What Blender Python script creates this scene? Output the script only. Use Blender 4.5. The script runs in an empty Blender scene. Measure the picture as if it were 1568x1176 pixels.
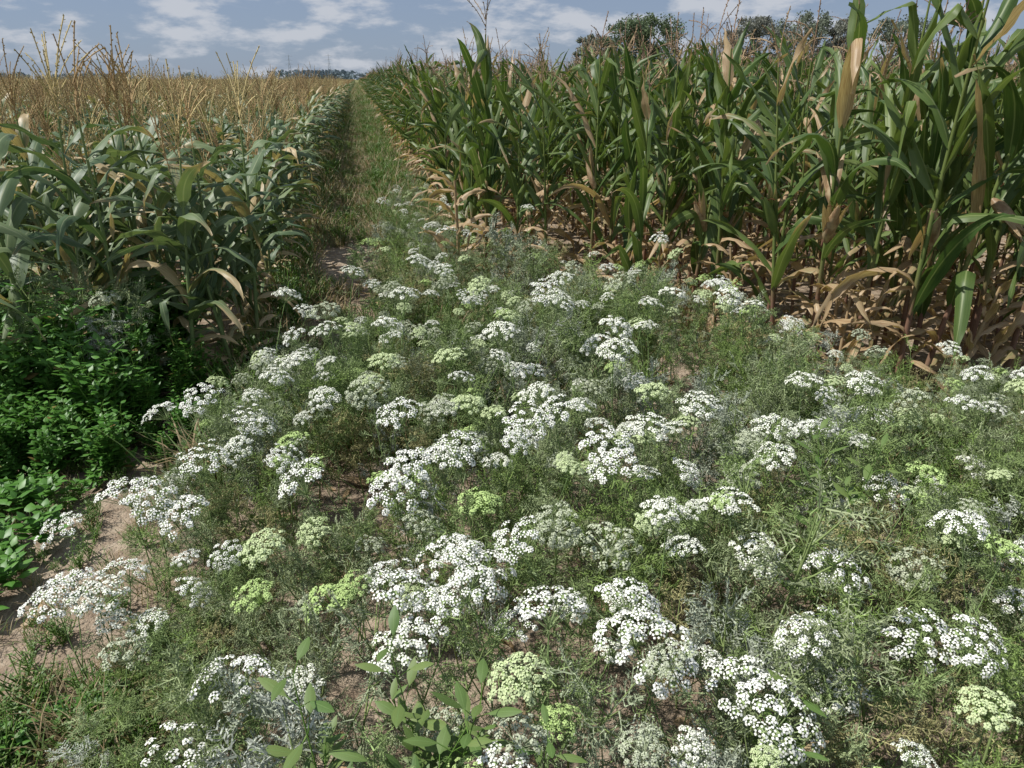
import bpy, math, random
import numpy as np
from mathutils import Vector, Matrix, noise
random.seed(11)
R = random.random
def U(a,b): return a+(b-a)*random.random()
sc = bpy.context.scene
sc.view_settings.view_transform='Standard'; sc.view_settings.look='None'; sc.view_settings.exposure=0

# ------------------------------------------------------------------ mesh builder
class MB:
    def __init__(s): s.v=[]; s.f=[]; s.c=[]; s.m=[]
    def add(s,vs,fs,cs,mat=0):
        o=len(s.v); s.v.extend(vs); s.c.extend(cs)
        for f in fs: s.f.append(tuple(i+o for i in f)); s.m.append(mat)
    def join(s,m,x,y,rot,sc_):
        ca,sa=math.cos(rot)*sc_,math.sin(rot)*sc_; o=len(s.v)
        s.v.extend([(v[0]*ca-v[1]*sa+x,v[0]*sa+v[1]*ca+y,v[2]*sc_) for v in m.v]); s.c.extend(m.c)
        s.f.extend([tuple(i+o for i in f) for f in m.f]); s.m.extend(m.m)
    def mesh(s,name,mats,smooth=True):
        me=bpy.data.meshes.new(name); me.from_pydata([tuple(v) for v in s.v],[],s.f)
        for m in mats: me.materials.append(m)
        me.polygons.foreach_set('material_index',s.m)
        me.polygons.foreach_set('use_smooth',[smooth]*len(s.f))
        a=me.color_attributes.new('Col','FLOAT_COLOR','POINT')
        a.data.foreach_set('color',np.array(s.c,dtype=np.float32).ravel())
        me.update(); return me

def link(o,parent=None):
    sc.collection.objects.link(o)
    if parent: o.parent=parent
    return o

# ------------------------------------------------------------------ materials
def newmat(name):
    m=bpy.data.materials.new(name); m.use_nodes=True
    nt=m.node_tree; nt.nodes.clear(); return m,nt,nt.nodes,nt.links
def mth(nt,op,a,b=None,c=None,clamp=False):
    n=nt.nodes.new('ShaderNodeMath'); n.operation=op; n.use_clamp=clamp
    for i,x in enumerate((a,b,c)):
        if x is None: continue
        if isinstance(x,(int,float)): n.inputs[i].default_value=x
        else: nt.links.new(x,n.inputs[i])
    return n.outputs[0]
def mixc(nt,f,a,b,mode='MIX'):
    n=nt.nodes.new('ShaderNodeMix'); n.data_type='RGBA'; n.blend_type=mode
    for i,x in ((0,f),(6,a),(7,b)):
        if isinstance(x,(int,float)): n.inputs[i].default_value=x
        elif isinstance(x,tuple): n.inputs[i].default_value=(*x[:3],1)
        else: nt.links.new(x,n.inputs[i])
    return n.outputs[2]
def mapr(nt,v,a,b,c=0,d=1,smooth=True):
    n=nt.nodes.new('ShaderNodeMapRange'); n.interpolation_type='SMOOTHSTEP' if smooth else 'LINEAR'
    nt.links.new(v,n.inputs[0])
    for i,x in enumerate((a,b,c,d)): n.inputs[i+1].default_value=x
    return n.outputs[0]
def finish(nt,col,rough,trans,spec=.5,tcol=None,bump=None):
    if spec<=0:
        p=nt.nodes.new('ShaderNodeBsdfDiffuse'); nt.links.new(col,p.inputs['Color'])
    else:
        p=nt.nodes.new('ShaderNodeBsdfPrincipled'); nt.links.new(col,p.inputs['Base Color'])
        p.inputs['Roughness'].default_value=rough; p.inputs['Specular IOR Level'].default_value=spec
    if bump is not None: nt.links.new(bump,p.inputs['Normal'])
    out=nt.nodes.new('ShaderNodeOutputMaterial')
    if trans>0:
        t=nt.nodes.new('ShaderNodeBsdfTranslucent'); nt.links.new(tcol if tcol is not None else col,t.inputs[0])
        mx=nt.nodes.new('ShaderNodeMixShader'); mx.inputs[0].default_value=trans
        nt.links.new(p.outputs[0],mx.inputs[1]); nt.links.new(t.outputs[0],mx.inputs[2]); nt.links.new(mx.outputs[0],out.inputs[0])
    else: nt.links.new(p.outputs[0],out.inputs[0])
def leafmat(name,c1,c2,rib,d1,d2,rough=.45,trans=.22,spec=.5,ribw=.14):
    m,nt,N,L=newmat(name)
    at=N.new('ShaderNodeAttribute'); at.attribute_name='Col'
    sp=N.new('ShaderNodeSeparateColor'); L.new(at.outputs['Color'],sp.inputs[0])
    r,g,b=sp.outputs; al=at.outputs['Alpha']
    cb=N.new('ShaderNodeCombineXYZ')
    L.new(mth(nt,'MULTIPLY',g,7.),cb.inputs[0]); L.new(mth(nt,'MULTIPLY',al,2.2),cb.inputs[1]); L.new(mth(nt,'MULTIPLY',b,41.),cb.inputs[2])
    ns=N.new('ShaderNodeTexNoise'); ns.inputs['Scale'].default_value=1.6; ns.inputs['Detail'].default_value=2; L.new(cb.outputs[0],ns.inputs['Vector'])
    n=ns.outputs['Fac']
    oi=N.new('ShaderNodeObjectInfo'); rnd=oi.outputs['Random']
    f=mth(nt,'ADD',mth(nt,'MULTIPLY',n,.7),mth(nt,'SUBTRACT',mth(nt,'ADD',mth(nt,'MULTIPLY',rnd,.3),mth(nt,'MULTIPLY',b,.75)),.38),clamp=True)
    green=mixc(nt,f,c1,c2)
    rf=mth(nt,'MULTIPLY',mapr(nt,g,0,ribw,1,0),.75)
    green=mixc(nt,rf,green,rib)
    dry=mixc(nt,mapr(nt,n,.3,.7),d1,d2)
    df=mapr(nt,mth(nt,'ADD',r,mth(nt,'MULTIPLY',mth(nt,'SUBTRACT',n,.5),.6)),.36,.64)
    col=mixc(nt,df,green,dry)
    tcol=mixc(nt,1.,col,(1.25,1.3,.7),'MULTIPLY')
    finish(nt,col,rough,trans,spec,tcol); return m
def vcmat(name,rough=.7,trans=0.,spec=.3,var=.35):
    m,nt,N,L=newmat(name)
    at=N.new('ShaderNodeAttribute'); at.attribute_name='Col'
    col=at.outputs['Color']
    if var>0:
        oi=N.new('ShaderNodeObjectInfo')
        v=mth(nt,'ADD',mth(nt,'MULTIPLY',oi.outputs['Random'],var),1-var)
        cb=N.new('ShaderNodeCombineXYZ')
        for i in range(3): L.new(v,cb.inputs[i])
        col=mixc(nt,1.,at.outputs['Color'],cb.outputs[0],'MULTIPLY')
    finish(nt,col,rough,trans,spec); return m

M_cornR=leafmat('corn_leaf_green',(.040,.092,.022),(.165,.225,.06),(.28,.34,.14),(.58,.45,.27),(.35,.22,.12),rough=.48,trans=.28,spec=.45)
M_cornL=leafmat('corn_leaf_bluegreen',(.07,.125,.06),(.20,.26,.115),(.32,.37,.21),(.60,.48,.28),(.38,.28,.14),rough=.48,trans=.22,spec=.45)
M_weed=leafmat('weed_leaf',(.06,.18,.022),(.12,.27,.045),(.13,.28,.06),(.3,.22,.07),(.18,.12,.05),rough=.45,trans=.2,ribw=.1)
M_low=leafmat('low_weed_leaf',(.07,.15,.03),(.16,.22,.06),(.15,.24,.07),(.44,.35,.2),(.30,.21,.11),rough=.55,trans=.15)
M_plain=vcmat('plant_fibre',.6,0,0,0)
M_floret=vcmat('floret',.75,0,0,0)
M_feather=vcmat('feathery_leaf',.6,0,0,0)
M_tassel=vcmat('tassel',.8,0,0,.2)

# ------------------------------------------------------------------ primitives
def leaf(mb,base,az,a0,bend,L,W,n=12,nc=4,twist=0.,wave=.0,fold=.25,dry=0.,tip=.3,mat=0,shape='corn',daz=0.,kink=None,drop=1.6,rnd=None):
    p=Vector(base); vs=[];cs=[];fs=[]
    rnd=R() if rnd is None else rnd; ph1=U(0,6);ph2=U(0,6); fr=U(12,20)
    st=L/n; half=nc//2
    for i in range(n+1):
        t=i/n
        th=a0+bend*(t**drop)
        if kink and t>kink[0]: th+=kink[1]
        th=min(th,3.05)
        a=az+daz*t
        d=Vector((math.sin(th)*math.cos(a),math.sin(th)*math.sin(a),math.cos(th)))
        s=Vector((-math.sin(a),math.cos(a),0)); nn=s.cross(d)
        tw=twist*t*t; s2=s*math.cos(tw)+nn*math.sin(tw); n2=d.cross(s2)*-1
        if shape=='corn': w=W*.5*min(1,(.35+t/.16*.65) if t<.16 else 1)*max(.02,(1-max(0,(t-.35)/.65)**1.7))
        elif shape=='ovate': w=W*.5*max(.03,math.sin(math.pi*min(1,(t**.7))))
        else: w=W*.5*max(.03,math.sin(math.pi*(t*.93+.04)))
        for k in range(-half,half+1):
            x=k/half
            off=abs(x)*w*fold
            wv=wave*math.sin(fr*t+(ph1 if k<0 else ph2))*abs(x)**2*min(1,t*5)
            q=p+s2*(x*w)+n2*(off+wv)
            vs.append((q.x,q.y,q.z))
            dr=dry+tip*(t**3)+(.25*tip*abs(x))
            cs.append((min(1,max(0,dr)),abs(x),rnd,t*L*3))
        p=p+d*st
    m=nc+1
    for i in range(n):
        for k in range(nc):
            a=i*m+k; fs.append((a,a+1,a+m+1,a+m))
    mb.add(vs,fs,cs,mat)

def tube(mb,pts,rads,col,mat=0,ns=5):
    vs=[];cs=[];fs=[]
    for i,p in enumerate(pts):
        d=(Vector(pts[min(i+1,len(pts)-1)])-Vector(pts[max(i-1,0)])).normalized()
        a=d.orthogonal().normalized(); b=d.cross(a)
        for k in range(ns):
            an=2*math.pi*k/ns; q=Vector(p)+(a*math.cos(an)+b*math.sin(an))*rads[i]
            vs.append(tuple(q)); cs.append(col if not callable(col) else col(i/(len(pts)-1),k/ns))
    for i in range(len(pts)-1):
        for k in range(ns):
            k2=(k+1)%ns; fs.append((i*ns+k,i*ns+k2,(i+1)*ns+k2,(i+1)*ns+k))
    mb.add(vs,fs,cs,mat)

def curve_pts(base,az,a0,bend,L,n):
    p=Vector(base); out=[tuple(p)]
    for i in range(n):
        th=a0+bend*((i+.5)/n)
        p=p+Vector((math.sin(th)*math.cos(az),math.sin(th)*math.sin(az),math.cos(th)))*(L/n); out.append(tuple(p))
    return out

def rv():
    v=Vector((random.gauss(0,1),random.gauss(0,1),random.gauss(0,1))); return v.normalized()

def spike(mb,pts,col,mat,size,step=.014,w=.0028):
    tube(mb,pts,[w]*len(pts),col,mat,3)
    for i in range(len(pts)-1):
        a=Vector(pts[i]);b=Vector(pts[i+1]);L=(b-a).length;d=(b-a).normalized()
        k=max(1,int(L/step))
        for j in range(k):
            c=a+(b-a)*((j+R())/k); o=(rv()+d*1.2).normalized()*size; s=o.cross(rv()).normalized()*size*.32
            v=U(.75,1.2); cc=(col[0]*v,col[1]*v,col[2]*v,1)
            mb.add([tuple(c),tuple(c+o*.5+s),tuple(c+o),tuple(c+o*.5-s)],[(0,1,2,3)],[cc]*4,mat)

def tassel(mb,top,H,nb,col,mat,lod=0,spread=1.):
    lean=U(0,6.28)
    if lod==0:
        spike(mb,curve_pts(top,lean,.05,U(.05,.5),H,5),col,mat,.014,.012,.0032)
        for i in range(nb):
            z=H*U(.05,.4); b=Vector(top)+Vector((0,0,z))
            spike(mb,curve_pts(b,U(0,6.28),U(.2,.5)*spread,U(.1,1.0)*spread,H*U(.45,.7),4),col,mat,.012)
    else:
        for i in range(nb):
            az=U(0,6.28); pts=curve_pts(top,az,U(.0,.4),U(.2,.8),H*U(.6,1),2)
            tube(mb,pts,[.008,.008,.004],col,mat,3)

# ------------------------------------------------------------------ corn plant
def corn(H,kind,lod=0,ears=True):
    mb=MB()
    lean=U(0,6.28); la=U(0,.05)
    ztop=H+.06
    pts=[(math.cos(lean)*la*z*z*H,math.sin(lean)*la*z*z*H,z*ztop) for z in [i/8 for i in range(9)]]
    if kind=='R':
        def sc_(t,k):
            return (.15,.19,.06,1) if t>.35 else ((.22,.13,.09,1) if t>.12 else (.34,.25,.16,1))
    else:
        def sc_(t,k): return (.18,.24,.10,1) if t>.2 else (.27,.26,.13,1)
    tube(mb,pts,[.015*(1-.7*i/8) for i in range(9)],sc_,1,5 if lod==0 else 3)
    def at(z):
        t=z/H; return (math.cos(lean)*la*t*t*H,math.sin(lean)*la*t*t*H,z)
    n=15 if lod==0 else 7
    old=U(-.12,.08)
    for i in range(n):
        f=i/(n-1); z=H*(.05+.87*f**.95)
        az=math.pi*i+U(-.6,.6)
        Lf=.42+.58*math.sin(math.pi*min(1,.12+.8*f))
        segs=(11,4) if lod==0 else (5,2)
        if kind=='R':
            dryz=U(.22,.72)
            if z<dryz:
                for q in range(2 if (lod==0 and R()<.6) else 1):
                    leaf(mb,at(z+.04*q),az+U(-1,1)*q,U(.3,1.0),U(1.4,2.9),.52*U(.5,1.15),.048*U(.5,1.3),9 if lod==0 else 5,2,twist=U(-4,4),wave=.012,fold=U(.3,1.1),dry=U(.5,1),tip=0,drop=U(.3,.9),daz=U(-1,1))
            else:
                kk=(U(.3,.65),U(.7,1.7)) if R()<.3 else None
                leaf(mb,at(z),az,U(.25,.65),U(.4,2.3) if f<.8 else U(.0,1.),.82*Lf*U(.75,1.15)*(H/1.85),.064*U(.7,1.2),segs[0],segs[1],twist=U(-3,3),wave=.009,fold=U(.15,.8),
                     dry=old+U(-.15,.15) if R()<.91 else U(.35,.95),tip=U(-.1,.85),kink=kk,daz=U(-.8,.8),drop=U(1,2))
        else:
            if z<.35+U(-.1,.15):
                if R()<.2: continue
                leaf(mb,at(z),az,U(.5,1),U(1.2,2.3),.45*U(.6,1.1),.045,segs[0],segs[1],twist=U(-3,3),wave=.01,fold=.8,dry=U(.4,1),tip=0,drop=.8)
            else:
                leaf(mb,at(z),az,U(.3,.8),U(1.3,2.7) if f<.85 else U(.8,1.8),.70*Lf*U(.75,1.15)*(H/1.4),.068*U(.75,1.25),segs[0],segs[1],twist=U(-1.8,1.8),wave=.010,fold=U(.1,.5),
                     dry=old+U(-.15,.15)+(.1 if f>.8 else 0) if R()<.9 else U(.35,.85),tip=U(-.1,.75),kink=(U(.35,.6),U(.4,1.2)) if R()<.25 else None,daz=U(-.7,.7),drop=U(.9,1.8))
    if ears and lod==0:
        for e in range(1 if R()<.8 else 2):
            z=H*U(.40,.55); az=U(0,6.28); a=U(.2,.6) if R()<.55 else U(1.8,2.7)
            pts=curve_pts(at(z),az,a,U(.1,.4),.23,6); dr=U(.2,1.) if kind=='R' else U(-.3,.5); rr=R()
            tube(mb,pts,[.012,.026,.029,.028,.024,.016,.004],lambda t,k:(dr,.3+.5*k,rr,t*2),0,7)
            for j in range(4): leaf(mb,pts[1],az+U(-1,1),a+U(-.2,.1),U(-.1,.6),U(.2,.3),.04,6,2,fold=.5,dry=dr,tip=.3)
            for j in range(5): tube(mb,curve_pts(pts[-2],U(0,6.28),a*.6,U(.5,2.5),.06,3),[.0017]*4,(.12,.05,.03,1),1,3)
    top=(math.cos(lean)*la*H,math.sin(lean)*la*H,ztop-.01)
    if kind=='R':
        tc=random.choice([(.40,.28,.19,1),(.46,.34,.21,1)])
        tassel(mb,top,U(.22,.36),random.randint(2,6) if lod==0 else 4,tc,2,lod,1.5)
    else:
        tc=random.choice([(.56,.41,.22,1),(.50,.36,.19,1),(.64,.53,.27,1)])
        tassel(mb,top,U(.34,.46),random.randint(6,10) if lod==0 else 8,tc,2,lod,.9)
    return mb

def protocol(name): return bpy.data.collections.new(name)
def addproto(col,name,mb,mats):
    o=bpy.data.objects.new(name,mb.mesh(name,mats)); col.objects.link(o); return o
C_R=protocol('tall_corn_kinds'); C_L=protocol('short_corn_kinds')
mR=[];mL=[];bR=[];bL=[]
for i in range(14):
    mb=corn(U(1.62,1.88),'R'); bR.append(mb); mR.append(addproto(C_R,'tall_corn_%02d'%i,mb,[M_cornR,M_plain,M_tassel]).data)
for i in range(14):
    mb=corn(U(1.18,1.36),'L'); bL.append(mb); mL.append(addproto(C_L,'short_corn_%02d'%i,mb,[M_cornL,M_plain,M_tassel]).data)
def rowblock(src,name,col,i,mat,step):
    big=MB()
    for r in (-.75,0,.75):
        y=-1.5
        while y<1.5:
            if R()>.1: big.join(random.choice(src),r+U(-.06,.06),y,U(0,6.28),U(.86,1.12))
            y+=step*U(.7,1.3)
    addproto(col,name+'_%02d'%i,big,[mat,M_plain,M_tassel])
C_RM=protocol('tall_corn_row_kinds'); C_LM=protocol('short_corn_row_kinds')
for i in range(5): rowblock(bR,'tall_corn_row',C_RM,i,M_cornR,.19)
for i in range(5): rowblock(bL,'short_corn_row',C_LM,i,M_cornL,.19)
def block(kind,size,npl,name,col,i):
    big=MB()
    for k in range(npl):
        m=corn(U(1.18,1.34) if kind=='L' else U(1.62,1.8),kind,1,False); x=U(-size/2,size/2); y=U(-size/2,size/2)
        if kind=='L': x=round(x/.75)*.75
        big.join(m,x,y,0,1)
    addproto(col,name+'_%02d'%i,big,[M_cornL if kind=='L' else M_cornR,M_plain,M_tassel])
C_LB=protocol('short_corn_far_kinds')
for i in range(4): block('L',4.5,80,'short_corn_far',C_LB,i)
C_RB=protocol('tall_corn_far_kinds')
for i in range(3): block('R',3,45,'tall_corn_far',C_RB,i)

# ------------------------------------------------------------------ scatter through geometry nodes
def scatter(name,col,pts,realize=False):
    me=bpy.data.meshes.new(name); me.from_pydata([p[0] for p in pts],[],[])
    a=me.attributes.new('rot','FLOAT_VECTOR','POINT'); a.data.foreach_set('vector',np.array([p[1] for p in pts],dtype=np.float32).ravel())
    a=me.attributes.new('scl','FLOAT_VECTOR','POINT')
    a.data.foreach_set('vector',np.array([(p[2],)*3 if not isinstance(p[2],tuple) else p[2] for p in pts],dtype=np.float32).ravel())
    a=me.attributes.new('idx','INT','POINT'); a.data.foreach_set('value',np.array([p[3] for p in pts],dtype=np.int32))
    o=bpy.data.objects.new(name,me); link(o)
    ng=bpy.data.node_groups.new(name+'_nodes','GeometryNodeTree')
    ng.interface.new_socket('Geometry',in_out='INPUT',socket_type='NodeSocketGeometry')
    ng.interface.new_socket('Geometry',in_out='OUTPUT',socket_type='NodeSocketGeometry')
    N=ng.nodes;L=ng.links
    gi=N.new('NodeGroupInput');go=N.new('NodeGroupOutput')
    ip=N.new('GeometryNodeInstanceOnPoints'); ci=N.new('GeometryNodeCollectionInfo')
    ci.inputs['Collection'].default_value=col; ci.inputs['Separate Children'].default_value=True; ci.inputs['Reset Children'].default_value=True
    def na(n,t):
        x=N.new('GeometryNodeInputNamedAttribute'); x.data_type=t; x.inputs[0].default_value=n; return x.outputs[0]
    er=N.new('FunctionNodeEulerToRotation'); L.new(na('rot','FLOAT_VECTOR'),er.inputs[0])
    L.new(gi.outputs[0],ip.inputs['Points']); L.new(ci.outputs[0],ip.inputs['Instance']); ip.inputs['Pick Instance'].default_value=True
    L.new(na('idx','INT'),ip.inputs['Instance Index']); L.new(er.outputs[0],ip.inputs['Rotation']); L.new(na('scl','FLOAT_VECTOR'),ip.inputs['Scale'])
    if realize:
        rl=N.new('GeometryNodeRealizeInstances'); L.new(ip.outputs[0],rl.inputs[0]); L.new(rl.outputs[0],go.inputs[0])
    else: L.new(ip.outputs[0],go.inputs[0])
    md=o.modifiers.new('scatter','NODES'); md.node_group=ng
    return o
def nz(x,y,s=1.,o=0.): return noise.noise(Vector((x*s+o,y*s-o,o*.7)))
def gz(x,y):
    return .02*nz(x,y,.8,3)+.012*nz(x,y,4,9)+.006*nz(x,y,13,2) if abs(x)<60 and abs(y)<90 else 0.

# tall corn, right
pts=[]
row_start={0:6.2,1:6.9,2:4.7,3:3.75,4:3.6}
for k in range(9):
    X=1.05+.75*k; y=row_start.get(k,3.4+.25*nz(k,0,1.3,5))
    while y<(9.2 if k<6 else 6):
        skip=.1
        if k==1: skip=.3
        if k==2 and y<8: skip=.2
        if k==0: skip=.2
        if R()>skip: pts.append(((X+U(-.1,.1),y,0),(U(-.09,.09),U(-.09,.09),U(0,6.28)),U(.88,1.16),random.randint(0,13)))
        y+=.17*U(.7,1.3)
scatter('tall_corn_field',C_R,pts,True)
pts=[]
for k in range(12):
    X=1.8+2.25*k; Y=10.7 if k<=2 else 4.9
    ymax={0:64,1:48,2:30}.get(k,20 if k<8 else 14)
    while Y<ymax:
        pts.append(((X,Y,0),(0,0,random.choice([0,math.pi])),(1,1,U(.96,1.1)),random.randint(0,4))); Y+=3
scatter('tall_corn_rows',C_RM,pts)
pts=[]
for yy in range(0,60):
    for xx in range(0,14):
        X=2.4+xx*3; Y=15+yy*3
        if Y<66 and xx<1: continue
        if Y<50 and xx<2: continue
        if Y<32 and xx<3: continue
        if Y<21: continue
        if X>22 and Y>110: continue
        pts.append(((X,Y,0),(0,0,random.choice([0,math.pi])),U(.97,1.05),random.randint(0,2)))
scatter('tall_corn_field_far',C_RB,pts)
# short corn, left
pts=[]
lstart=[4.75,4.7,4.55,4.45,4.6,4.5]
for k in range(9):
    X=-.92-.75*k; y=lstart[k] if k<6 else 4.5
    while y<10:
        if R()>.12: pts.append(((X+U(-.08,.08),y,0),(U(-.1,.1),U(-.1,.1),U(0,6.28)),U(.86,1.15),random.randint(0,13)))
        y+=.19*U(.7,1.3)
scatter('short_corn_field',C_L,pts,True)
pts=[]
for k in range(12):
    X=-1.7-2.25*k; Y=11.5
    if k>=3: Y=5.5
    Y=max(Y,-X*1.7-4)
    while Y<54:
        pts.append(((X,Y,0),(0,0,random.choice([0,math.pi])),(1,1,U(.95,1.06)),random.randint(0,4))); Y+=3
scatter('short_corn_rows',C_LM,pts)
pts=[]
Y=56.5
while Y<520:
    X=-3.2
    while X>-(.5*Y+8):
        pts.append(((X,Y,0),(0,0,random.choice([0,math.pi])),(1,1,U(.94,1.04)),random.randint(0,3))); X-=4.5
    Y+=4.5
scatter('short_corn_field_far',C_LB,pts)

# individually placed corn plants
def hero(me,x,y,rot,s,tilt=(0,0)):
    o=bpy.data.objects.new('corn_plant',me); o.location=(x,y,0); o.rotation_euler=(tilt[0],tilt[1],rot); o.scale=(s,s,s); link(o)
for (i,x,y,r,s,t) in [(0,1.02,6.2,1.2,1.18,(0,0)),(1,1.2,5.85,.3,1.0,(0,.05)),(2,1.75,5.5,2.2,1.05,(.03,-.02)),(8,1.95,5.6,.2,1.08,(0,0)),(3,2.3,4.75,.5,1.04,(.05,.05)),(9,2.45,4.6,1.5,1.08,(-.05,0)),
    (10,2.2,5.1,1.9,1.04,(0,0)),(4,2.75,3.85,1.0,1.2,(-.03,-.07)),(5,3.0,3.35,2.4,1.3,(.02,.03)),(6,3.25,3.45,.2,1.26,(.05,.12)),(7,4.1,3.45,2.,1.3,(0,.05)),(11,3.6,3.5,.9,1.26,(.0,0)),(0,4.4,3.6,2.,1.3,(0,0)),(2,2.9,3.65,.7,1.18,(0,.1)),(3,3.75,3.35,.7,1.22,(0,-.1)),
    (12,2.6,4.2,2.7,1.12,(0,-.06)),(13,3.4,3.7,3.7,1.2,(.05,-.06)),(12,1.45,5.75,3,1.05,(0,0)),(13,2.,5.3,1,1.,(0,.08)),(9,1.9,4.75,4,.95,(.05,-.1)),(1,2.55,3.95,5,1.1,(.03,-.12))]:
    hero(mR[i],x,y,r,s,t)
for (i,x,y,r,s,t) in [(0,-.95,4.5,.4,1.16,(.05,0)),(1,-1.1,4.25,2.3,1.12,(.08,-.04)),(2,-1.9,4.2,1.2,1.24,(0,0)),(3,-2.15,4.0,.1,1.14,(.1,0)),(4,-1.5,4.4,.8,1.24,(0,.05)),(6,-.8,4.75,.8,1.1,(0,.12)),(7,-1.75,4.6,.8,1.24,(0,.05)),(9,-1.25,4.8,.8,1.26,(0,0)),(12,-1.55,5.2,.8,1.26,(0,0)),(13,-.78,5.2,2.8,1.05,(0,.1)),(10,-.85,4.3,3.8,1.0,(.1,.1))]:
    hero(mL[i],x,y,r,s,t)
mb=MB(); tube(mb,[(0,0,0),(.01,0,.5),(.0,.02,.95)],[.015,.013,.009],(.36,.26,.15,1),1,6)
for i in range(8):
    leaf(mb,(0,0,.12+.11*i),math.pi*i+U(-.5,.5),U(.15,.6),U(.6,2.6),U(.25,.5),.05,12,4,twist=U(-3,3),wave=.012,fold=.9,dry=1,tip=0,drop=1)
dm=mb.mesh('dead_corn',[M_cornR,M_plain])
for (x,y,r,s,t) in [(.72,5.9,0,1.1,(0,0)),(.95,5.6,2,.85,(.2,-.3)),(2.1,4.9,1,.8,(0,.2)),(2.85,3.7,3,.75,(.1,.1)),(1.5,5.9,4,.8,(.2,.1)),(1.3,5.6,1.4,.7,(-.2,.3)),(3.3,3.3,.4,.8,(.1,.3)),(2.45,4.3,5,.8,(0,-.2)),(2.7,3.5,2,.7,(.2,.1)),(3.9,3.2,2,.7,(.2,-.2))]:
    o=bpy.data.objects.new('dead_corn_plant',dm); o.location=(x,y,0); o.rotation_euler=(t[0],t[1],r); o.scale=(s,s,s); link(o)

# ------------------------------------------------------------------ bishop's weed (ammi)
def feather(mb,p,d,L,col,w=.0024):
    p=Vector(p); d=d.normalized(); s=d.cross(rv()).normalized(); up=s.cross(d)
    def fil(a,b,ww):
        v=U(.55,1.35); c=(col[0]*v,col[1]*v,col[2]*v,1)
        q=(b-a).cross(rv()).normalized()*ww
        mb.add([tuple(a-q),tuple(a+q),tuple(b)],[(0,1,2)],[c]*3,0)
    fil(p,p+d*L,w*.8)
    for i in range(5):
        t=.25+.75*i/5
        for sg in (-1,1):
            a=p+d*(L*t); dd=(s*sg*U(.7,1.1)+d*U(.5,.9)+up*U(-.2,.4)).normalized(); l=L*.38*(1.15-t*.7)
            fil(a,a+dd*l,w*.7)
            for j in range(4):
                b=a+dd*l*(.25+.2*j); f=(dd+rv()*.95).normalized(); fil(b,b+f*l*U(.3,.5),w*.7)
def ammi(h,col,w,nbr=8,dens=.85):
    mb=MB(); la=U(0,6.28); pts=curve_pts((0,0,0),la,.02,U(.1,.4),h,7)
    sc1=(.24,.31,.12,1)
    tube(mb,pts,[.004,.004,.0035,.003,.003,.0025,.002,.0015],sc1,0,3)
    for b in range(nbr):
        i=random.randint(1,6); az=b*2.4+U(-.4,.4); bl=h*U(.3,.5)*(1.1-i/9)
        bp=curve_pts(pts[i],az,U(.5,.9),U(-.5,.1),bl,4); tube(mb,bp,[.0022,.002,.0018,.0015,.0013],sc1,0,3)
        for k in range(1,5):
            for q in range(2):
                if R()<dens: feather(mb,bp[k],(rv()*.9+Vector((math.cos(az),math.sin(az),.5))),U(.04,.085),col,w)
    for i in range(2,8):
        for q in range(3):
            if R()<dens: feather(mb,pts[i],(rv()+Vector((0,0,.4))),U(.05,.10),col,w)
    return mb
C_A=protocol('bishops_weed_foliage_kinds')
fc=[(.29,.35,.18),(.24,.32,.13),(.21,.30,.09),(.34,.39,.25),(.23,.31,.12),(.32,.37,.21),(.21,.30,.09),(.39,.43,.33),(.35,.33,.16),(.44,.47,.39)]
for i,c in enumerate(fc):
    addproto(C_A,'bishops_weed_leaf_%02d'%i,ammi(U(.5,.62),c,.0020 if i not in (7,9) else .0030),[M_feather])

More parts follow.
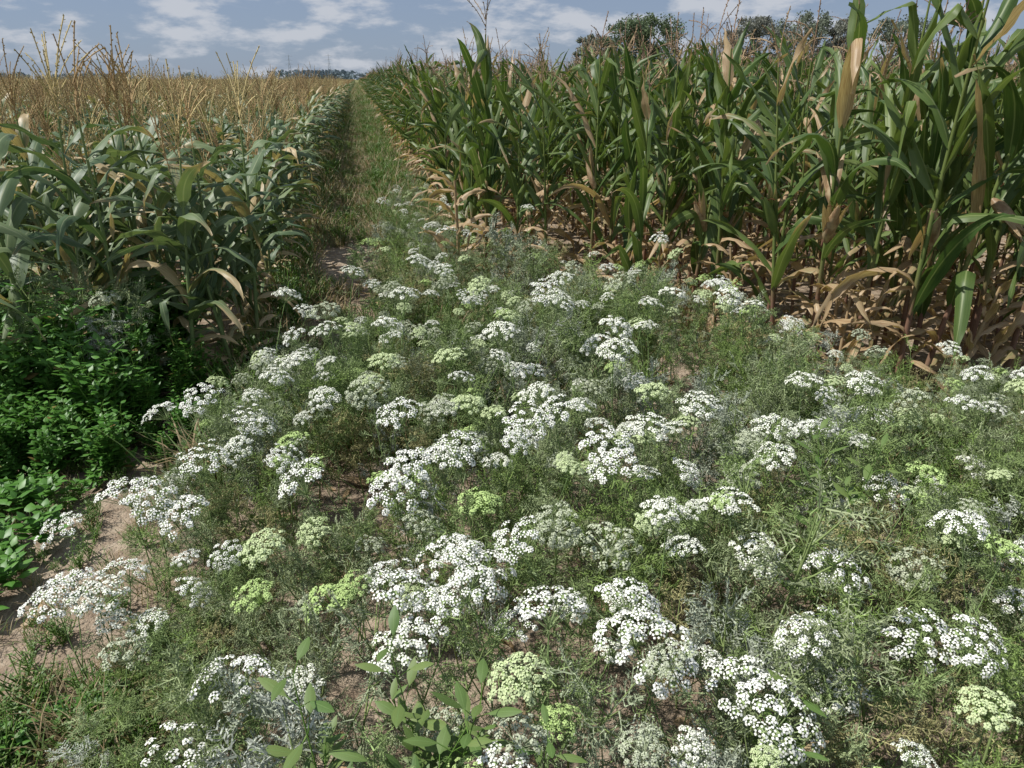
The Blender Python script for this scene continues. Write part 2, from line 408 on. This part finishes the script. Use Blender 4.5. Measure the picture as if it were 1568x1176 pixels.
def umbel(Rr,nray,ur,nfl,fcol,rcol,cap=1.0,stem=.4,fs=.0033,flat=.9):
    mb=MB(); lop=U(0,6.28); la=U(.0,.3)
    for i in range(nray):
        r=math.sqrt((i+.5)/nray); th=i*2.39996+U(-.3,.3); pol=cap*r*(1+U(-.08,.08))
        Ri=Rr*U(.85,1.1)*(1+la*r*math.cos(th-lop))
        e=Vector((math.sin(pol)*math.cos(th),math.sin(pol)*math.sin(th),math.cos(pol)*flat))*Ri
        q=e.cross(rv()).normalized()*.001
        c=(*rcol,1); mb.add([tuple(-q),tuple(q),tuple(e+q*.7),tuple(e-q*.7)],[(0,1,2,3)],[c]*4,0)
        nrm=(e.normalized()+Vector((0,0,.7))+rv()*.22).normalized(); a=nrm.orthogonal().normalized(); b=nrm.cross(a)
        u=ur*U(.72,1.18)
        ring=[tuple(e+nrm*u*.2+(a*math.cos(k*1.571)+b*math.sin(k*1.571))*u*.6) for k in range(4)]
        mb.add([tuple(e-nrm*u*.5)]+ring,[(0,k+1,(k+1)%4+1) for k in range(4)],[c]*5,0)
        for j in range(nfl):
            rr=math.sqrt((j+.5)/nfl); ph=j*2.39996+i; pl=1.45*rr
            dl=(a*math.cos(ph)+b*math.sin(ph))*math.sin(pl)+nrm*math.cos(pl)
            pos=e+(a*math.cos(ph)+b*math.sin(ph))*math.sin(pl)*u+nrm*math.cos(pl)*u*.55
            fn=(dl*.8+nrm*.6+rv()*.35).normalized(); x=fn.orthogonal().normalized(); y=fn.cross(x); s=fs*U(.7,1.2); a0=U(0,6)
            v=U(.85,1.04); cc=(fcol[0]*v,fcol[1]*v,fcol[2]*v,1)
            mb.add([tuple(pos+(x*math.cos(a0+k*1.571)+y*math.sin(a0+k*1.571))*s) for k in range(4)],[(0,1,2,3)],[cc]*4,1)
    for k in range(8):
        th=k*.785; fd=Vector((math.cos(th),math.sin(th),-.15)); b=fd*Rr*.4; q=Vector((0,0,1)).cross(fd)*.0008
        mb.add([tuple(-q),tuple(q),tuple(b)],[(0,1,2)],[(*rcol,1)]*3,0)
    if stem>0:
        az=U(0,6.28); sp=curve_pts((0,0,0),az,math.pi-.02,-U(.1,.35),stem,6); tube(mb,sp,[.0016,.0018,.002,.0022,.0025,.0028,.003],(.2,.29,.11,1),0,3)
        for k in range(1,6): feather(mb,sp[k],rv()+Vector((0,0,.4)),U(.04,.09),(.27,.34,.17),.0019)
    return mb
C_U=protocol('bishops_weed_umbel_kinds')
W=(.90,.90,.83)
specs=[]
for i in range(5): specs.append((U(.082,.095),random.randint(24,31),.0128,15,W,(.28,.36,.17),U(.95,1.2)))
for i in range(3): specs.append((U(.072,.082),random.randint(30,38),.0105,12,(.84,.85,.74),(.28,.36,.17),1.05))
for i in range(2): specs.append((.066,44,.009,12,(.56,.65,.36),(.28,.38,.15),1.05))
for i in range(2): specs.append((.064,32,.0098,12,(.45,.59,.23),(.26,.38,.12),1.05))
for i in range(3): specs.append((.074,40,.0098,11,(.49,.53,.38),(.34,.39,.24),1.25))
for i,s in enumerate(specs): addproto(C_U,'bishops_weed_umbel_%02d'%i,umbel(*s),[M_feather,M_floret])

def inpatch(x,y):
    """canopy height of the bishop's weed patch, 0 outside"""
    e=.12*nz(x,y,1.7,4)
    left=-.88+e+ (.14*(y-3.2) if y>3.2 else 0)
    if x<0: back=4.6+ .5*x
    elif x<1.0: back=13.0
    elif x<1.5: back=6.1
    elif x<2.3: back=5.9-(x-1.5)*2.3
    elif x<2.9: back=4.05-(x-2.3)*1.2
    else: back=3.3
    if x>1.0: back+=e*2
    if x<left or y>back or y<.15: return 0
    if y>6 and x<.15+.1*nz(x,y,1,1): return 0
    h=.70+.27*nz(x,y,1.1,8)+.14*nz(x,y,2.6,5)
    dl=x-left; h*=min(1,.5+dl*.8)
    if y>4.6: h*=max(.6,1-.12*(y-4.6))
    if x>1.9: h*=max(.5,1-.3*(x-1.9))
    h*=min(1,.65+(back-y)*.8)
    if y<1.3: h*=.86
    return h
pts=[]
for t in range(26000):
    x=U(-1.2,4.2); y=U(.15,13.2)
    h=inpatch(x,y)
    if h<=0: continue
    if R()>(.19 if (x<-.35 and y<2.8) else (.14 if y<2.3 else (.115 if y<4.5 else .07))): continue
    g=nz(x,y,.9,20)
    ids=[0,3,5,7,0,1,3] if g>.12 else ([1,2,4,6,8,0] if g<-.15 else [0,1,4,5,2,8,1])
    if R()<.025: ids=[9]
    if x>1.9: ids=ids+[2,5,8,3]
    s=h/.58*U(.7,1.14)
    pts.append(((x,y,0),(U(-.25,.25),U(-.25,.25),U(0,6.28)),(max(s,.75),max(s,.75),s),random.choice(ids)))
for (x,y,s,i) in [(-1.4,3.95,1.1,9),(-1.5,3.9,1.0,7),(-1.6,4.3,1.5,5),(-1.4,4.2,1.4,0),(-1.9,4.1,1.5,1),(-1.3,4.0,1.1,3)]:
    pts.append(((x,y,0),(0,0,U(0,6)),s,i))
scatter('bishops_weed_patch',C_A,pts,True)

# flower heads at their surveyed places: x,y (cm), height of head, kind
pos="-71,278 -52,264 -36,256 -79,228 -68,225 -91,240 -66,244 -98,200 -101,195 -89,193 -27,214 6,229 7,201 2,198 3,272 31,231 52,340 83,305 80,317 123,332 146,321 175,315 26,397 15,347 59,235 60,219 69,196 71,186 48,217 94,257 29,270 101,279 197,240 169,238 142,212 201,232 173,188 224,201 102,150 103,169 58,154 18,155 19,149 28,182 0,146 6,139 1,132 36,133 55,129 54,121 58,116 -39,140 -37,186 -37,167 -17,161 125,115 75,105 75,96 93,113 97,106 26,119 -50,129 121,144 153,147 -11,418 -48,395 -23,329 53,284 95,344 -136,389 -197,507 -77,174 114,220 89,206 102,233 -6,260 24,212 135,197 -23,344 4,318 -37,310"
zk="60,0 55,1 50,10 45,2 42,0 42,3 50,1 35,3 33,4 35,6 55,2 70,4 65,0 60,1 75,8 72,8 85,8 85,5 85,2 85,12 80,6 80,6 85,7 80,7 72,5 70,2 68,0 66,3 68,1 78,5 75,9 80,6 62,5 65,6 60,7 50,5 45,7 40,6 55,6 58,7 62,12 62,1 60,3 62,10 58,4 56,0 55,7 58,2 62,2 60,0 58,4 45,1 52,9 50,11 50,11 50,0 55,3 55,1 56,13 52,6 55,9 35,1 50,4 45,13 75,5 70,6 70,7 80,5 85,7 75,13 90,5 30,13 68,6 68,7 70,8 68,13 62,4 58,5 75,14 75,6 62,6"
pts=[]
for p,q in zip(pos.split(),zk.split()):
    x,y=[int(v)/100 for v in p.split(',')]; z,k=[int(v) for v in q.split(',')]
    pts.append(((x,y,z/100-.03),(U(-.1,.4),U(-.35,.15),U(0,6.28)),U(1.05,1.25),k))
    if k<8 and R()<.5:
        dx=random.choice((-1,1))*U(.1,.17)
        pts.append(((x+dx,y+U(-.1,.1),z/100-.04-U(.02,.08)),(U(-.2,.5),U(-.4,.3),U(0,6.28)),U(.75,1.05),random.choice([k,k,5,6,8])))
taken=[(p[0][0],p[0][1]) for p in pts]
for t in range(9000):
    x=U(-1.,3.8); y=U(.5,11); h=inpatch(x,y)
    if h<=0: continue
    g=nz(x,y,1.4,31)
    pr=.22+.42*g
    if y>4.5: pr*=.3
    if R()>pr: continue
    if any((x-a)**2+(y-b)**2<.0075 for a,b in taken): continue
    taken.append((x,y))
    k=random.choice([0,1,2,3,4,5,5,6,6,7,7,14,8,9,10,11,12,8,13,14,9]) if g>-.05 else random.choice([8,9,10,11,12,13,14,8,9,14,5,7,6,10])
    z=h*U(.76,1.14)
    pts.append(((x,y,z),(U(-.3,.5),U(-.5,.3),U(0,6.28)),U(.55,1.02),k))
scatter('bishops_weed_flowers',C_U,pts,True)

# ------------------------------------------------------------------ broadleaf weeds
def broad(h,nst,ll,lw,shape='ovate',spread=.4,step=.05,dryp=.03):
    mb=MB()
    for s in range(nst):
        az=U(0,6.28); n=max(3,int(h/step)); pts=curve_pts((U(-.03,.03),U(-.03,.03),0),az,U(.05,spread),U(-.2,.3),h*U(.75,1.05),n)
        tube(mb,pts,[.004*(1-.7*i/n) for i in range(n+1)],(.13,.24,.05,1),1,3)
        for i in range(1,n+1):
            a2=i*1.57+U(-.3,.3); f=i/n; sz=(1.1-.55*f)
            for q in (0,math.pi):
                pp=curve_pts(pts[i],a2+q,U(.6,1.),.1,ll*.5*sz,2); tube(mb,pp,[.0012]*3,(.13,.24,.05,1),1,3)
                leaf(mb,pp[-1],a2+q+U(-.3,.3),U(.9,1.5),U(.1,.8),ll*sz*U(.8,1.2),lw*sz*U(.8,1.15),4 if ll>.04 else 2,2,fold=.18,twist=U(-.4,.4),dry=1 if R()<dryp else 0,tip=0,shape=shape)
                if i<n*.8 and R()<.5:
                    br=curve_pts(pts[i],a2+q,.7,-.3,.12*sz,3); tube(mb,br,[.0015]*4,(.13,.24,.05,1),1,3)
                    for b in (1,2,3):
                        for c in range(2): leaf(mb,br[b],U(0,6.28),U(.7,1.4),.4,ll*.6*sz,lw*.6*sz,3 if ll>.04 else 2,2,fold=.18,tip=0,shape=shape)
    return mb
C_W=protocol('green_weed_kinds')
for i in range(6): addproto(C_W,'green_weed_%02d'%i,broad(U(.45,.58),5,.08,.047),[M_weed,M_plain])
pts=[]
for t in range(1000):
    x=U(-4.2,-.96); y=U(3.2,5.1)
    if y<3.38+.15*nz(x,y,2,2)+(.1 if x>-1.3 else 0): continue
    if x>-1.25 and y>4.3: continue
    if R()>.33: continue
    d=min(1,.5+(y-3.3)*.8)
    if x>-1.2: d*=.7
    pts.append(((x,y,0),(U(-.2,.2),U(-.2,.2),U(0,6.28)),d*U(.75,1.2)*1.15,random.randint(0,5)))
scatter('green_weed_patch',C_W,pts,True)

C_B=protocol('low_weed_kinds')
for i in range(3): addproto(C_B,'low_weed_%02d'%i,broad(.16,3,.095,.066,'ovate',1.1,.055),[M_weed,M_plain])
for i in range(3): addproto(C_B,'low_weed_%02d'%(3+i),broad(.08,6,.025,.014,'ovate',1.2,.02,.2),[M_low,M_plain])
for i in range(4):
    mb=MB()
    for k in range(42):
        leaf(mb,(U(-.07,.07),U(-.07,.07),0),U(0,6.28),U(.1,.8),U(.4,1.6),U(.08,.2),.0045,3,2,fold=.3,dry=U(.3,.9) if R()<(.35 if i<2 else .8) else 0,tip=.5)
    addproto(C_B,'low_weed_%02d'%(6+i),mb,[M_low,M_plain])
pts=[]
for t in range(44): pts.append(((U(-2.4,-1.32),U(2.3,3.3),0),(0,0,U(0,6)),U(.6,1.1),random.randint(0,2)))
for t in range(26): pts.append(((U(-1.9,-.9),U(1.1,1.85),0),(0,0,U(0,6)),U(.4,.8),random.randint(0,2)))
for t in range(380): pts.append(((U(-2.2,-.7),U(.9,1.95),0),(0,0,U(0,6)),U(.6,1.3),random.choice([3,4,5,6,7,8,3,4,5,9])))
for t in range(170): pts.append(((U(-2.2,-.5),U(1.9,3.5),0),(0,0,U(0,6)),U(.4,.9),random.choice([3,4,5,7,9])))
for t in range(3400):
    y=3.2+60*R()**1.5; x=U(-.85,1.0); c=abs(x+.2)
    if y<14 and nz(x,y,.9,44)<-.2 and c<.35: continue
    if y<14 and R()<.25 and c<.3: continue
    pts.append(((x,y,0),(0,0,U(0,6)),U(.75,1.5)*(1+y/40)*(1+(c>.4)*.5),random.choice([3,4,5,6,7,8,9,8,9] if c<.4 else [3,4,5,6,7,8])))
for k in range(700):
    y=60+300*R(); pts.append(((U(-.9,1.3),y,0),(0,0,U(0,6)),U(3,5),random.choice([3,6,7,8])))
for t in range(500):
    x=U(2.2,5.0); y=U(1.6,3.5)
    pts.append(((x,y,0),(0,0,U(0,6)),U(.7,1.5),random.choice([3,4,5,6,7,8])))
scatter('low_weeds',C_B,pts)
C_G=[broad(.75,2,.115,.042,'lance',.25,.07).mesh('goosefoot',[M_low,M_plain]) for i in range(3)]
for (x,y,s,i) in [(-.12,1.05,1.02,0),(.06,1.15,.95,1),(.02,.92,.85,2),(1.45,1.75,.95,1),(.85,1.0,.85,2),(-.55,.95,.6,0),(.2,1.0,.8,0)]:
    o=bpy.data.objects.new('goosefoot_weed',C_G[i]); o.location=(x,y,0); o.rotation_euler=(0,0,U(0,6)); o.scale=(s,s,s); link(o)

C_D=protocol('dry_litter_kinds')
for i in range(8):
    mb=MB(); leaf(mb,(0,0,.015),0,1.5,U(-.1,.25),U(.1,.35),U(.02,.05),8,2,twist=U(-2,2),wave=.008,fold=U(.1,.8),dry=1,tip=0,daz=U(-1.5,1.5)); addproto(C_D,'dry_litter_%02d'%i,mb,[M_cornR])
pts=[]
for t in range(5000):
    x=U(-2.5,9); y=U(1.2,16)
    ok=(x>1.0 and y>3.0 and y<12) or (-.9<x<1.0 and R()<.8) or (x<-.6 and y<3.6 and R()<.25)
    if not ok: continue
    pts.append(((x,y,gz(x,y)),(U(-.2,.2),U(-.2,.2),U(0,6.28)),U(.4,1.),random.randint(0,7)))
scatter('dry_leaf_litter',C_D,pts,True)

# ------------------------------------------------------------------ ground
def axis(c,inner,n1,outer,n2):
    a=list(np.linspace(c-inner,c+inner,n1)); k=[inner*(outer/inner)**((i+1)/n2) for i in range(n2)]
    return [c-q for q in reversed(k)]+a+[c+q for q in k]
xs=axis(.5,7,220,5000,30); ys=axis(5,7,220,5000,30)
vs=[(x,y,gz(x,y)) for y in ys for x in xs]; nx=len(xs)
fs=[(j*nx+i,j*nx+i+1,(j+1)*nx+i+1,(j+1)*nx+i) for j in range(len(ys)-1) for i in range(nx-1)]
me=bpy.data.meshes.new('ground'); me.from_pydata(vs,[],fs); me.polygons.foreach_set('use_smooth',[True]*len(fs))
m,nt,N,L=newmat('sandy_soil')
ge=N.new('ShaderNodeNewGeometry')
def tn(scale,det=4,rough=.6):
    n=N.new('ShaderNodeTexNoise'); n.inputs['Scale'].default_value=scale; n.inputs['Detail'].default_value=det; n.inputs['Roughness'].default_value=rough; L.new(ge.outputs['Position'],n.inputs['Vector']); return n.outputs['Fac']
n1=tn(.9,2);n2=tn(14);n3=tn(70,2)
col=mixc(nt,mapr(nt,n1,.35,.65),(.30,.235,.17),(.42,.345,.26)); col=mixc(nt,mapr(nt,n2,.35,.7),col,(.24,.18,.13)); col=mixc(nt,mapr(nt,n3,.55,.8,0,.5),col,(.46,.39,.31))
sxyz=N.new('ShaderNodeSeparateXYZ'); L.new(ge.outputs['Position'],sxyz.inputs[0])
col=mixc(nt,mapr(nt,sxyz.outputs[1],10,40,0,.8),col,(.17,.19,.08))
bp=N.new('ShaderNodeBump'); bp.inputs['Distance'].default_value=.03; bp.inputs['Strength'].default_value=1.
L.new(mth(nt,'ADD',n2,mth(nt,'MULTIPLY',n3,.5)),bp.inputs['Height'])
finish(nt,col,.95,0,0,bump=bp.outputs[0])
me.materials.append(m); link(bpy.data.objects.new('ground',me))

# ------------------------------------------------------------------ trees
M_bark=vcmat('bark',.9,0,0,0); M_tree=vcmat('tree_leaves',.7,.2,0,0)
def tree(H,Wd,seed,col):
    random.seed(seed); mb=MB()
    tube(mb,[(0,0,0),(.1,0,H*.2),(0,.1,H*.4),(.1,0,H*.75)],[H*.03,H*.025,H*.018,H*.006],(.16,.14,.12,1),0,8)
    cl=[]
    for i in range(60):
        az=U(0,6.28); r=Wd*.5*math.sqrt(R()); z=H*U(.25,.93); r*=math.sin(math.pi*min(1,max(.12,(z/H-.12)/.95)))**.5
        c=Vector((r*math.cos(az),r*math.sin(az),z)); cl.append((c,Wd*U(.07,.13)))
        if i%3==0: tube(mb,[(0,0,max(H*.15,z-H*.3)),tuple(c*.5+Vector((0,0,z*.5-H*.05))),tuple(c)],[H*.008,H*.005,H*.002],(.16,.14,.12,1),0,4)
    for c,r in cl:
        v0=U(.75,1.2)
        for k in range(170):
            d=rv(); p=c+Vector((d.x*r,d.y*r,d.z*r*.8))*(R()**.4*U(.8,1.5)); s=U(.07,.15); x=rv()*s; y=x.cross(rv()).normalized()*s*.7; v=v0*U(.75,1.2)
            mb.add([tuple(p-x),tuple(p+y),tuple(p+x),tuple(p-y)],[(0,1,2,3)],[(col[0]*v,col[1]*v,col[2]*v,1)]*4,1)
    return mb.mesh('tree',[M_bark,M_tree],False)
for (x,y,H,Wd,sd,c) in [(30.8,86,8.4,7.,1,(.16,.21,.12)),(33.6,85,8.8,7.,2,(.17,.22,.12)),(27.3,88,6.8,4,3,(.24,.26,.2)),(44,82,8.4,6,4,(.26,.27,.23)),(50,81,9.0,7,5,(.2,.23,.17)),(54,80,8.8,6,6,(.26,.27,.23)),(62,80,8.6,7,7,(.2,.23,.17))]:  # paler, greyer crowns have haze mixed into their leaf colour
    o=bpy.data.objects.new('tree',tree(H,Wd,sd,c)); o.location=(x,y,0); link(o)
random.seed(5)
mb=MB()
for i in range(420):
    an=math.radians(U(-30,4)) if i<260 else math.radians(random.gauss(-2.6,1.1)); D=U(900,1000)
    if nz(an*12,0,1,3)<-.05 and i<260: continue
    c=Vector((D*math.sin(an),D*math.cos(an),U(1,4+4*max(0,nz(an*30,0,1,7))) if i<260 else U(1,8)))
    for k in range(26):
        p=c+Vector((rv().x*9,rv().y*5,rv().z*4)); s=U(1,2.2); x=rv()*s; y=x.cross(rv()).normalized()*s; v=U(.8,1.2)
        mb.add([tuple(p-x),tuple(p+y),tuple(p+x),tuple(p-y)],[(0,1,2,3)],[(.18*v,.23*v,.26*v,1)]*4,0)  # bluish grey: distance haze painted into the leaf colour
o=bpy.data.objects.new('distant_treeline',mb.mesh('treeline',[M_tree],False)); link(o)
# farmhouse and electricity pylons far off
def part(name,vs,fs,col,parent):
    me=bpy.data.meshes.new(name); me.from_pydata(vs,[],fs); m,nt,N,L=newmat(name+'_paint')
    rgb=N.new('ShaderNodeTexNoise'); rgb.inputs['Scale'].default_value=2.; c=mixc(nt,rgb.outputs['Fac'],tuple(v*.9 for v in col),tuple(v*1.05 for v in col)); finish(nt,c,.8,0,.2)
    me.materials.append(m); return link(bpy.data.objects.new(name,me),parent)
h=bpy.data.objects.new('farmhouse',None); h.location=(17,640,0); link(h)
part('walls',[(-8,-4,0),(8,-4,0),(8,4,0),(-8,4,0),(-8,-4,3.5),(8,-4,3.5),(8,4,3.5),(-8,4,3.5),(-8,0,6),(8,0,6)],[(0,1,5,4),(1,2,6,9,5),(2,3,7,6),(3,0,4,8,7)],(.75,.74,.7),h)
part('roof',[(-8.5,-4.6,3.3),(8.5,-4.6,3.3),(8.5,0,6.2),(-8.5,0,6.2),(8.5,4.6,3.3),(-8.5,4.6,3.3)],[(0,1,2,3),(3,2,4,5)],(.35,.2,.15),h)
wv=[];wf=[]
for i,x in enumerate((-6,-3.5,1,3,5.5)):
    o=len(wv); wv+=[(x,-4.02,1),(x+1,-4.02,1),(x+1,-4.02,2.4),(x,-4.02,2.4)]; wf.append((o,o+1,o+2,o+3))
part('windows',wv,wf,(.08,.09,.1),h)
mb=MB(); g=(.35,.36,.38,1)
for sx_ in (-1,1):
    for sy_ in (-1,1): tube(mb,[(sx_*2,sy_*2,0),(sx_*.5,sy_*.5,16),(0,0,24)],[.14,.12,.08],g,0,4)
for z in (15,18.5,22):
    tube(mb,[(-3.5,0,z),(0,0,z+.5),(3.5,0,z)],[.08,.14,.08],g,0,4)
for j in range(6):
    z=j*2.6; w1=2-1.5*z/16; w2=2-1.5*(z+2.6)/16
    for s in (-1,1): tube(mb,[(-w1,s*w1,z),(w2,s*w2,z+2.6)],[.06,.06],g,0,3); tube(mb,[(s*w1,-w1,z),(s*w2,w2,z+2.6)],[.06,.06],g,0,3)
pm=mb.mesh('pylon',[M_bark])
for (x,y) in [(-24,760),(-62,780),(-190,800)]:
    o=bpy.data.objects.new('electricity_pylon',pm); o.location=(x,y,0); link(o)

# ------------------------------------------------------------------ light
sd=Vector((-.55,.10,.83)).normalized()
el=math.asin(sd.z); az=math.atan2(sd.x,sd.y)
l=bpy.data.lights.new('sun','SUN'); l.energy=5.0; l.angle=math.radians(.5); l.color=(1,.965,.91)
o=bpy.data.objects.new('sun',l); o.rotation_euler=sd.to_track_quat('Z','Y').to_euler(); link(o)
w=bpy.data.worlds.new('World'); sc.world=w; w.use_nodes=True; nt=w.node_tree; N=nt.nodes; L=nt.links; N.clear()
sk=N.new('ShaderNodeTexSky'); sk.sky_type='NISHITA'; sk.sun_disc=False; sk.sun_elevation=el; sk.sun_rotation=az%(2*math.pi); sk.air_density=1.0; sk.dust_density=.4; sk.ozone_density=1.5
tc=N.new('ShaderNodeTexCoord'); sx=N.new('ShaderNodeSeparateXYZ'); L.new(tc.outputs['Generated'],sx.inputs[0])
cb=N.new('ShaderNodeCombineXYZ'); L.new(sx.outputs[0],cb.inputs[0]); L.new(sx.outputs[1],cb.inputs[1]); L.new(mth(nt,'MULTIPLY',sx.outputs[2],3.),cb.inputs[2])
ns=N.new('ShaderNodeTexNoise'); ns.inputs['Scale'].default_value=11.; ns.inputs['Detail'].default_value=7; ns.inputs['Roughness'].default_value=.58; L.new(cb.outputs[0],ns.inputs['Vector'])
cf=mapr(nt,ns.outputs['Fac'],.46,.62,.06,.9)
skc=mixc(nt,1.,sk.outputs[0],(.46,.55,.76),'MULTIPLY')
skc=mixc(nt,.7,skc,(2.35,2.95,4.0))
col=mixc(nt,cf,skc,(5.0,5.25,5.75))
bg=N.new('ShaderNodeBackground'); bg.inputs[1].default_value=.112; L.new(col,bg.inputs[0]); ou=N.new('ShaderNodeOutputWorld'); L.new(bg.outputs[0],ou.inputs[0])

# ------------------------------------------------------------------ camera
cd=bpy.data.cameras.new('camera'); cd.lens=25; cd.sensor_width=36; cd.clip_end=12000; cd.clip_start=.05
co=bpy.data.objects.new('camera',cd); co.location=(0,0,1.8); co.rotation_euler=(math.radians(66.8),0,math.radians(-11.4)); link(co); sc.camera=co
